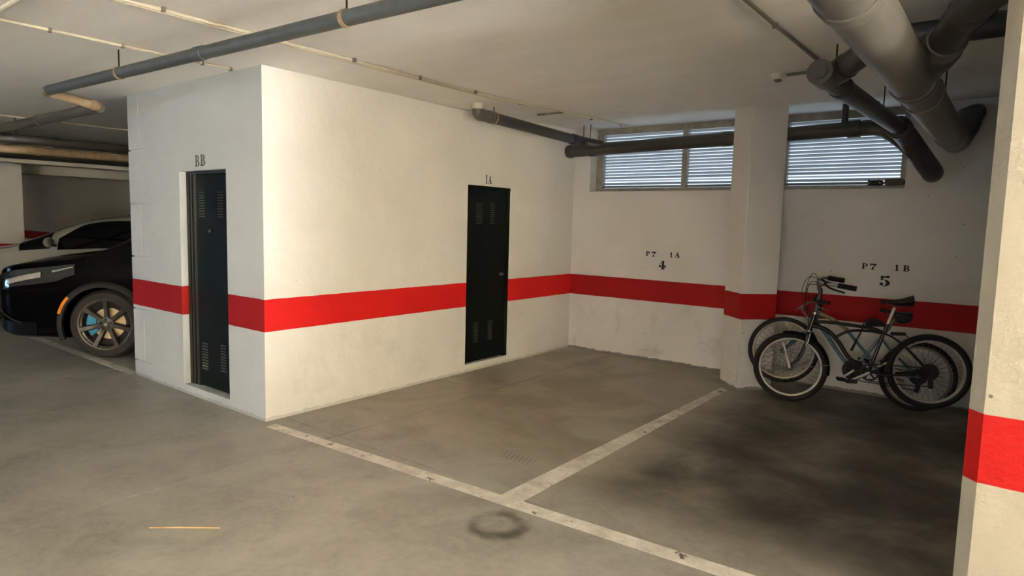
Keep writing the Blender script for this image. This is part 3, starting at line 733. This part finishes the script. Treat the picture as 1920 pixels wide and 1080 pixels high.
obj('seatpost', TUBE([(.752, 0, z+.355), (.820, 0, z+.535)], .0135, 12), 'seatpost', b1_, True)
saddle(b1_, (.715, z+.603), (.955, z+.632), 0, .085)
fender(b1_, (0, z), R1+.014, 100, -12, .03, 'rubber')
chainset(b1_, (.625, z-.019), (1.066, z), (.478, z-.09), .075)
for sd in (-1, 1): obj('front_brake_arm', TUBE(catmull([(.165, .05*sd, z+.30), (.150, .062*sd, z+.24), (.13, .062*sd, z+.19)], 4), .007, 6), 'chrome', b1_)
bm = bmesh.new(); tube(bm, [(-.004, -.066, z+.0), (-.016, -.066, z+.07), (-.048, -.066, z+.20), (-.049, -.066, z+.205), (-.052, -.066, z+.22)], [.012, .009, .007, .011, .010], 8); obj('mudguard_stay', bm, 'seatpost', b1_)
bm = bmesh.new(); tube(bm, [(.0, -.06, z), (.16, -.05, z+.012), (R1+.005, -.03, z+.03)], .0028, 5); obj('mudguard_stay', bm, 'steel', b1_)
bm = bmesh.new(); bx(bm, .60, -.03, z+.372, .75, .03, z+.40, bev=.01); tube(bm, catmull([(.60, -.02, z+.40), (.66, -.03, z+.425), (.72, -.02, z+.40)], 4), .02, 8)
tube(bm, catmull([(.585, -.04, z+.40), (.56, -.05, z+.33), (.52, -.05, z+.24), (.485, -.05, z+.165)], 4), [.007]*8+[.010]*4+[.012], 8)
obj('cable_lock', bm, 'rubber', b1_, True)
bm = bmesh.new(); bx(bm, .79, -.035, z+.30, .90, .035, z+.325, bev=.006); tube(bm, [(.88, -.05, z+.325), (.95, -.05, z+.235)], .004, 6); obj('rear_brake', bm, 'darksteel', b1_)
bm = bmesh.new(); tube(bm, [(.64, .06, z-.03), (.90, .09, z-.10)], .007, 8); obj('kickstand', bm, 'steel', b1_)

# --- far bike: faded blue, leaning between the cruiser and the wall
R2 = .300
b2_ = empty('bicycle'); tag(b2_, 'faded blue bicycle behind the cruiser, front wheel raised against the column', 'bicycle')
e2, u2_ = Vector((.944, .304, -.124)), Vector((.103, .086, .991))
o2 = Vector((2.729, 3.508, .438))-u2_*R2
b2_.matrix_world = mat_from(o2, e2, u2_)
z = R2
wheel(b2_, 'front_wheel', (0, z), R2, .021, 'rim_dusty')
wheel(b2_, 'rear_wheel', (1.086, z), R2, .022, 'rim_dusty', cog=True)
bm = bmesh.new()
tube(bm, [(.205, 0, z+.285), (.232, 0, z+.41)], .02, 12)
tube(bm, catmull(P3([(.21, z+.30), (.29, z+.245), (.411, z+.115), (.50, z+.02), (.59, z-.051)]), 5), .0175, 10)
tube(bm, [(.49, 0, z+.27), (.687, 0, z+.091), (.72, 0, z+.06)], .014, 10)
tube(bm, [(.80, 0, z+.37), (.753, 0, z+.277), (.619, 0, z+.004), (.59, 0, z-.051)], .0135, 10)
tube(bm, [(.59, -.034, z-.051), (.59, .034, z-.051)], .022, 12)
for sd in (-1, 1):
    tube(bm, [(.757, .02*sd, z+.265), (.837, .045*sd, z+.186), (1.086, .056*sd, z)], .008, 8)
    tube(bm, [(.60, .02*sd, z-.045), (.75, .045*sd, z-.03), (1.086, .056*sd, z)], .009, 8)
obj('frame', bm, 'frame_blue', b2_, True)
bm = bmesh.new(); tube(bm, catmull(P3([(.225, z+.39), (.377, z+.342), (.50, z+.27)]), 5), .0175, 10); obj('top_tube', bm, 'frame_yellow', b2_, True)
bm = bmesh.new()
for sd in (-1, 1): tube(bm, [(.20, .03*sd, z+.27), (.18, .05*sd, z+.24), (0, .052*sd, z)], .0115, 8)
tube(bm, [(.20, -.05, z+.262), (.20, .05, z+.262)], .013, 8)
obj('fork', bm, 'frame_blue', b2_, True)
bm = bmesh.new(); tube(bm, [(.23, 0, z+.41), (.236, 0, z+.455), (.19, 0, z+.48)], .013, 10); obj('stem', bm, 'rubber', b2_)
hb = obj('handlebar', TUBE(catmull([(.27, -.25, z+.50), (.19, -.20, z+.50), (.185, 0, z+.48), (.19, .20, z+.50), (.25, .25, z+.50)], 5), .0105, 10), 'rubber', b2_, True)
obj('grip', TUBE([(.27, -.25, z+.50), (.20, -.215, z+.50)], .016, 10), 'rubber', hb, True)
obj('grip', TUBE([(.25, .25, z+.50), (.195, .215, z+.50)], .016, 10), 'rubber', hb, True)
bm = bmesh.new(); tube(bm, catmull([(.17, -.17, z+.49), (.20, -.18, z+.45), (.27, -.22, z+.44)], 4), .006, 6); obj('brake_lever', bm, 'chrome', hb)
bm = bmesh.new()
for k in range(4): tube(bm, catmull([(.18, -.12+.08*k, z+.48), (.10-.02*k, -.08+.05*k, z+.46-.03*k), (.09, 0, z+.36+.02*k), (.18, .01, z+.30+.015*k)], 6), .0028, 5)
obj('cables', bm, 'chrome', b2_)
obj('seatpost', TUBE([(.775, 0, z+.32), (.828, 0, z+.45)], .013, 10), 'steel', b2_, True)
saddle(b2_, (.702, z+.53), (.94, z+.53), 0, .08)
bm = bmesh.new(); bx(bm, .83, -.045, z+.425, .925, .045, z+.495, bev=.02); obj('saddle_bag', bm, 'saddle', b2_, True)
obj('chain_guard', LATHE([(.088, -.030), (.092, -.032), (.092, -.034), (.088, -.035)], 40, 'y', (.59, 0, z-.051)), 'rubber', b2_)
chainset(b2_, (.59, z-.051), (1.086, z), (.50, z-.14), .085)

# ------------------------------------------------------------------ cars
def resample(stations, ns, nt):
    """stations: (x, [7 half-section points]); returns grid of Vectors along s and t (half body, +y side)"""
    cols = []
    for x, pts in stations:
        P = catmull([(0, y, zz) for y, zz in pts], nt)
        cols.append([Vector((x, max(0, p.y), p.z)) for p in P])
    nT = len(cols[0]); lines = []
    for t in range(nT): lines.append(catmull([c[t] for c in cols], ns))
    return lines  # lines[t][s]
def sample(lines, t, s):
    t = max(0, min(len(lines)-1.001, t)); s = max(0, min(len(lines[0])-1.001, s))
    i, j = int(t), int(s); a, b = t-i, s-j
    return (lines[i][j]*(1-a)*(1-b)+lines[i+1][j]*a*(1-b)+lines[i][j+1]*(1-a)*b+lines[i+1][j+1]*a*b)
def patch(lines, tf, s0, s1, n=12, m=8, off=.006, sides=(1, -1)):
    """raised skin following the body surface; tf(u)->(t0,t1)"""
    out = []
    for sd in sides:
        bm = bmesh.new(); rows = []
        for i in range(n+1):
            u = i/n; s = s0+(s1-s0)*u; t0, t1 = tf(u); row = []
            for j in range(m+1):
                t = t0+(t1-t0)*j/m; e = .2
                p = sample(lines, t, s)
                d1 = sample(lines, t+e, s)-sample(lines, t-e, s); d2 = sample(lines, t, s+e)-sample(lines, t, s-e)
                nn = d1.cross(d2)
                if nn.length: nn.normalize()
                c = Vector((p.x, 0, .7))
                if nn.dot(p-c) < 0: nn = -nn
                p = p+nn*off; row.append(bm.verts.new((p.x, p.y*sd, p.z)))
            rows.append(row)
        for A, B in zip(rows, rows[1:]):
            for k in range(m): bm.faces.new((A[k], A[k+1], B[k+1], B[k]))
        bmesh.ops.remove_doubles(bm, verts=bm.verts[:], dist=1e-5)
        out.append(bm)
    return out
NSUB, NTUB = 5, 5
def car_body(e, stations, mat, arches, Ra, wid):
    lines = resample(stations, NSUB, NTUB); nT, nS = len(lines), len(lines[0])
    bm = bmesh.new(); grid = {}
    for sd in (1, -1):
        for t in range(nT):
            for s in range(nS):
                p = lines[t][s]
                if sd == -1 and p.y < 1e-6 and (1, t, s) in grid: grid[(sd, t, s)] = grid[(1, t, s)]
                else: grid[(sd, t, s)] = bm.verts.new((p.x, p.y*sd, p.z))
    for sd in (1, -1):
        for t in range(nT-1):
            for s in range(nS-1):
                q = [grid[(sd, t, s)], grid[(sd, t+1, s)], grid[(sd, t+1, s+1)], grid[(sd, t, s+1)]]
                u = []
                for v in q:
                    if v not in u: u.append(v)
                if len(u) > 2: bm.faces.new(u if sd == 1 else u[::-1])
    for s in (0, nS-1):
        loop = [grid[(1, t, s)] for t in range(nT)]+[grid[(-1, t, s)] for t in range(nT-2, 0, -1)]
        u = []
        for v in loop:
            if v not in u: u.append(v)
        bm.faces.new(u)
    bmesh.ops.remove_doubles(bm, verts=bm.verts[:], dist=1e-5)
    body = obj('body', bm, mat, None, True)
    for ax in arches:
        for sd in (1, -1):
            y0, y1 = sorted((sd*(wid-.30), sd*(wid+.2)))
            c = obj('cut', LATHE([(Ra, y0), (Ra, y1)], 40, 'y', (ax[0], 0, ax[1])), None)
            mod = body.modifiers.new('arch', 'BOOLEAN'); mod.operation = 'DIFFERENCE'; mod.object = c; mod.solver = 'EXACT'
    dg = bpy.context.evaluated_depsgraph_get(); ev = body.evaluated_get(dg)
    me = bpy.data.meshes.new_from_object(ev); cuts = [m.object for m in body.modifiers]
    body.modifiers.clear(); body.data = me
    me.materials.clear(); me.materials.append(M[mat])
    for c in cuts: bpy.data.objects.remove(c)
    for p in me.polygons: p.use_smooth = True
    try: me.set_sharp_from_angle(angle=math.radians(35))
    except Exception: pass
    body.parent = e
    return body, lines
def car_wheel(e, x, y, R, rimR, fancy, rim_mat, steer=0):
    sd = 1 if y > 0 else -1
    w = .11
    ty = obj('wheel', LATHE([(rimR, -w), (R-.03, -w), (R-.008, -w*.8), (R, -w*.5), (R, w*.5), (R-.008, w*.8), (R-.03, w), (rimR, w), (rimR-.012, w*.9), (rimR-.012, -w*.9)], 56, 'y', closed=True), 'tyre_car', e, True)
    ty.location = (x, y-sd*w, R); ty.rotation_euler = (0, 0, steer)
    f = w*sd
    obj('rim', LATHE([(rimR-.012, f), (rimR+.002, f*1.02), (rimR+.002, f*.9), (rimR-.03, f*.75), (rimR-.035, -f*.6), (rimR-.02, -f*.8)], 56, 'y', closed=True), rim_mat, ty, True)
    bm = LATHE([(rimR-.02, f*.02), (rimR-.02, -f*.05)], 40, 'y'); obj('inner_barrel', bm, 'trim', ty)
    if fancy:
        obj('brake_disc', LATHE([(.165, f*.16), (.165, f*.06)], 48, 'y'), 'disc', ty, True)
        bm = bmesh.new()
        for k in range(10):
            a0 = math.radians(-38+k*7.5); a1 = math.radians(-38+(k+1)*7.5)
            P = [(r*math.cos(a), yy, r*math.sin(a)) for a in (a0, a1) for r in (.115, .205) for yy in (f*.04, f*.48)]
            v = [bm.verts.new(p) for p in P]
            for q in ((0, 1, 3, 2), (4, 6, 7, 5), (0, 4, 5, 1), (2, 3, 7, 6), (0, 2, 6, 4), (1, 5, 7, 3)): bm.faces.new([v[i] for i in q])
        cal = obj('caliper', bm, 'blue', ty); cal.rotation_euler = (0, PI/2*0-math.radians(0), 0)
    n = 7 if fancy else 5
    for k in range(n):
        a = 2*PI*k/n+PI/2; c, s_ = math.cos(a), math.sin(a)
        bm = bmesh.new(); pr_ = []
        for r, hw, dp in ((.045, .030, .78), (.12, .027, .80), (rimR-.05, .030, .92), (rimR-.012, .038, .96)):
            pr_.append([bm.verts.new((r*c-s_*q, f*dd, r*s_+c*q)) for q, dd in ((-hw, dp-.22), (-hw*.6, dp), (hw*.6, dp), (hw, dp-.22))])
        for A, B in zip(pr_, pr_[1:]):
            for i in range(4): bm.faces.new((A[i], A[(i+1) % 4], B[(i+1) % 4], B[i]))
        bm.faces.new(pr_[0][::-1]); bm.faces.new(pr_[-1])
        obj('spoke', bm, rim_mat, ty)
    obj('hub_plate', LATHE([(.075, f*.62), (.072, f*.80), (.03, f*.84), (.026, f*.88)], 32, 'y'), rim_mat, ty, True)
    if fancy:
        for k in range(5):
            a = 2*PI*k/5+PI/2; bm = LATHE([(.013, f*.70), (.013, f*.835)], 12, 'y', (.048*math.cos(a), 0, .048*math.sin(a))); obj('lug_hole', bm, 'trim', ty)
        obj('centre_cap', LATHE([(.022, f*.86), (.02, f*.92)], 20, 'y'), 'headlight_bright', ty, True)
    return ty
def arch_trim(e, x, R0, wid_f, a0, a1, z0, width=.055, mat='trim', sides=(1, -1), r_off=0):
    for sd in sides:
        bm = bmesh.new(); rows = []; n = 30
        for i in range(n+1):
            a = math.radians(a0+(a1-a0)*i/n); row = []
            for r, yo in ((R0-.004, -.02), (R0-.004, .022), (R0+width*.6, .024), (R0+width, .004), (R0+width, -.03)):
                px, pz = x+r*math.cos(a), z0+r*math.sin(a)
                row.append(bm.verts.new((px, sd*(wid_f(px, pz)+yo), pz)))
            rows.append(row)
        for A, B in zip(rows, rows[1:]):
            for k in range(5): bm.faces.new((A[k], A[(k+1) % 5], B[(k+1) % 5], B[k]))
        bm.faces.new(rows[0]); bm.faces.new(rows[-1][::-1])
        obj('arch_trim', bm, mat, e, True)

def build_car(name, label, mat, origin, st, wheelbase, R, rimR, wid, roof_s, fancy=False, steer=0, Ra=None, quarter=False):
    e = empty(name); tag(e, label, 'car')
    X = Vector((-.70711, -.70711, 0)); Z = Vector((0, 0, 1)); Y = Z.cross(X)
    e.matrix_world = Matrix(((X.x, Y.x, 0, origin[0]), (X.y, Y.y, 0, origin[1]), (0, 0, 1, 0), (0, 0, 0, 1)))
    Ra = Ra or R+.055
    body, lines = car_body(e, st, mat, [(0, R), (-wheelbase, R)], Ra, wid)
    for x in (0, -wheelbase):
        for sd in (1, -1): car_wheel(e, x, sd*(wid-.035), R, rimR, fancy, 'alloy_dark', steer if x == 0 else 0)
    k = NSUB; q = NTUB
    # glazing: station index of cowl and roof start/end given in roof_s
    cw, rs, re, rb = roof_s
    for bm in patch(lines, lambda u: (5*q+.6, 6*q), (cw+.15)*k, (rs-.1)*k): obj('windscreen', bm, 'glass', e, True)
    if quarter:
        for bm in patch(lines, lambda u: (4*q+.8, 5*q+.4), (cw+.02)*k, (cw+.50)*k, n=8): obj('quarter_window', bm, 'glass', e, True)
        for bm in patch(lines, lambda u: (4*q+.4, 4*q+.4+(q-.9)*min(1, .55+u*2.2)), (cw+.60)*k, (rs+.95)*k, n=16): obj('front_side_window', bm, 'glass', e, True)
    else:
        for bm in patch(lines, lambda u: (4*q+.5, 4*q+.5+(q-1.0)*min(1, .25+u*2.2)), (cw+.45)*k, (rs+.95)*k, n=16): obj('front_side_window', bm, 'glass', e, True)
    for bm in patch(lines, lambda u: (4*q+.5, 5*q-.5), (rs+1.05)*k, (re-.05)*k): obj('rear_side_window', bm, 'glass', e, True)
    for bm in patch(lines, lambda u: (5*q+.6, 6*q), (re+.15)*k, (rb-.1)*k): obj('rear_window', bm, 'glass', e, True)
    return e, body, lines
def sec(zb, wb, w1, z1, w2, z2, w3, z3, w4, z4, z5): return [(0, zb), (wb, zb), (w1, z1), (w2, z2), (w3, z3), (w4, z4), (0, z5)]
SUV = [(1.10, sec(.38, .58, .64, .46, .66, .60, .63, .76, .56, .83, .85)),
       (1.05, sec(.28, .70, .77, .40, .80, .62, .77, .84, .68, .92, .95)),
       (.88, sec(.23, .80, .87, .36, .90, .64, .87, .90, .77, .98, 1.02)),
       (.48, sec(.21, .82, .90, .36, .93, .66, .90, .95, .80, 1.04, 1.08)),
       (.34, sec(.21, .84, .91, .38, .94, .68, .91, .97, .82, 1.055, 1.10)),
       (.20, sec(.21, .84, .91, .38, .94, .70, .92, .99, .82, 1.08, 1.12)),
       (.04, sec(.21, .84, .91, .38, .94, .72, .92, 1.02, .80, 1.13, 1.19)),
       (-1.0, sec(.21, .84, .91, .38, .94, .72, .92, 1.05, .66, 1.56, 1.61)),
       (-2.3, sec(.21, .84, .91, .38, .94, .72, .92, 1.06, .66, 1.62, 1.67)),
       (-3.05, sec(.22, .84, .91, .38, .94, .72, .91, 1.07, .64, 1.57, 1.62)),
       (-3.5, sec(.26, .80, .88, .40, .91, .72, .88, 1.06, .66, 1.28, 1.34)),
       (-3.66, sec(.32, .74, .82, .44, .86, .72, .82, .98, .70, 1.06, 1.09)),
       (-3.70, sec(.38, .62, .70, .48, .74, .70, .70, .92, .60, 1.0, 1.02))]
o_suv = (-3.15-.905*.7071, .10+.905*.7071)
suv, body, lines = build_car('black_suv', 'glossy black sport utility car with blue brake caliper behind storage block', 'car_black', o_suv, SUV, 2.72, .36, .268, .94, (6, 7, 9, 10), True, Ra=.415)
def wid_suv(x, z): return .945-.06*max(0, x-.1)**1.5
arch_trim(suv, 0, .40, wid_suv, -22, 195, .36)
arch_trim(suv, -2.72, .40, lambda x, z: .94, -15, 195, .36)
for bm in patch(lines, lambda u: (3*NTUB+1.6+1.4*u, 4*NTUB+.4), 1.5*NSUB, 4.6*NSUB, off=.008): obj('headlight', bm, 'headlight', suv, True)
for bm in patch(lines, lambda u: (3*NTUB+2.3+.9*u, 3*NTUB+3.3+.9*u), 1.8*NSUB, 2.7*NSUB, n=8, m=3, off=.014): obj('headlight_lamp', bm, 'headlight_bright', suv, True)
for bm in patch(lines, lambda u: (3*NTUB+3.9+.5*u, 3*NTUB+4.3+.4*u), 3.0*NSUB, 4.5*NSUB, n=8, m=3, off=.014): obj('light_strip', bm, 'headlight_bright', suv, True)
for bm in patch(lines, lambda u: (2*NTUB+.3+2.4*u, 2*NTUB+.7+2.3*u), 2.2*NSUB, 1.1*NSUB, n=10, m=2, off=.015): obj('fog_trim', bm, 'alloy_dark', suv, True)
for bm in patch(lines, lambda u: (1*NTUB+.6, 2*NTUB+.6), .2*NSUB, 2.55*NSUB, n=10, m=4, off=.010): obj('lower_bumper', bm, 'car_dark', suv, True)
bm = bmesh.new()
for k in range(5): bx(bm, 1.085, -.50, .46+.075*k, 1.115, .50, .49+.075*k, bev=.006)
obj('grille', bm, 'trim', suv)
for sd in (1, -1):
    bm = bmesh.new(); rows = []
    for i in range(9):
        a = math.radians(16+26*i/8); row = []
        for r in (.418, .447):
            for yo in (.020, .031):
                px, pz = r*math.cos(a), .36+r*math.sin(a)
                row.append(bm.verts.new((px, sd*(wid_suv(px, pz)+yo), pz)))
        rows.append(row)
    for A, B in zip(rows, rows[1:]):
        for i0, i1 in ((0, 1), (1, 3), (3, 2), (2, 0)): bm.faces.new((A[i0], A[i1], B[i1], B[i0]))
    bm.faces.new([rows[0][i] for i in (0, 1, 3, 2)]); bm.faces.new([rows[-1][i] for i in (0, 2, 3, 1)])
    obj('side_reflector', bm, 'amber', suv)
for bm in patch(lines, lambda u: (1*NTUB+.4, 2*NTUB+.5), 6.55*NSUB, 8.3*NSUB, n=14, m=4, off=.012): obj('sill_trim', bm, 'trim', suv, True)
def mirror(e, x, y, z, mat):
    for sd in (1, -1):
        bm = bmesh.new(); bmesh.ops.create_uvsphere(bm, u_segments=16, v_segments=10, radius=1)
        for v in bm.verts:
            v.co = Vector((x+v.co.x*.06*(1 if v.co.x > 0 else .35), sd*(y+v.co.y*.115), z+v.co.z*.07))
        o = obj('mirror', bm, mat, e, True)
        bm = bmesh.new(); tube(bm, [(x-.01, sd*(y-.16), z-.05), (x-.01, sd*(y-.04), z-.04)], .02, 8); obj('mirror_arm', bm, 'trim', o)
mirror(suv, -.50, 1.02, 1.12, 'car_black')
for sd in (1, -1):
    bm = bmesh.new(); bx(bm, -1.55, sd*.935-.012, .90, -1.36, sd*.935+.012, .925, bev=.005); obj('door_handle', bm, 'car_black', suv)

HATCH = [(.86, sec(.34, .50, .56, .42, .58, .55, .55, .70, .48, .76, .78)),
         (.82, sec(.26, .58, .66, .38, .69, .56, .66, .74, .58, .81, .84)),
         (.68, sec(.20, .70, .78, .32, .81, .58, .79, .80, .70, .88, .92)),
         (.42, sec(.18, .77, .84, .32, .86, .60, .84, .85, .75, .94, .98)),
         (0, sec(.18, .79, .85, .34, .87, .64, .85, .90, .77, 1.0, 1.05)),
         (-.20, sec(.18, .79, .85, .34, .87, .65, .86, .93, .77, 1.03, 1.09)),
         (-.34, sec(.18, .79, .85, .34, .87, .65, .86, .94, .76, 1.08, 1.15)),
         (-1.22, sec(.18, .79, .85, .34, .87, .66, .86, .98, .60, 1.40, 1.45)),
         (-2.0, sec(.18, .79, .85, .34, .87, .66, .86, 1.0, .61, 1.44, 1.49)),
         (-2.75, sec(.19, .79, .85, .34, .87, .66, .85, 1.02, .58, 1.38, 1.43)),
         (-3.15, sec(.24, .75, .82, .36, .85, .66, .82, 1.0, .62, 1.18, 1.22)),
         (-3.30, sec(.30, .68, .76, .42, .80, .66, .76, .92, .64, 1.0, 1.03)),
         (-3.34, sec(.36, .56, .64, .46, .68, .64, .64, .86, .54, .94, .96))]
def hatch(label, mat, off, name='parked_car', dz=0):
    P = Vector((-3.15, .10, 0))+Vector((-.7071, -.7071, 0))*off[0]+Vector((-.7071, .7071, 0))*(off[1]+.85)
    c, b, ln = build_car(name, label, mat, (P.x, P.y), [(x, [(y, z_+(dz if z_ > 1.0 else 0)) for y, z_ in p]) for x, p in HATCH], 2.55, .31, .21, .87, (6, 7, 9, 10), quarter=True)
    mirror(c, -.80, .97, 1.10, mat)
    for bm in patch(ln, lambda u: (3*NTUB+2.0, 4*NTUB+.2), 1.6*NSUB, 3.3*NSUB, off=.008): obj('headlight', bm, 'headlight', c, True)
    for sd in (1, -1):
        bm = bmesh.new(); bx(bm, -1.35, sd*.872-.012, .84, -1.18, sd*.872+.012, .865, bev=.005); obj('door_handle', bm, mat, c)
    return c
hatch('pale silver-white hatchback parked behind the black car', 'car_white', (2.62, 2.6))
hatch('dark hatchback barely visible behind the pale hatchback', 'car_dark', (3.05, 5.0), dz=.10)
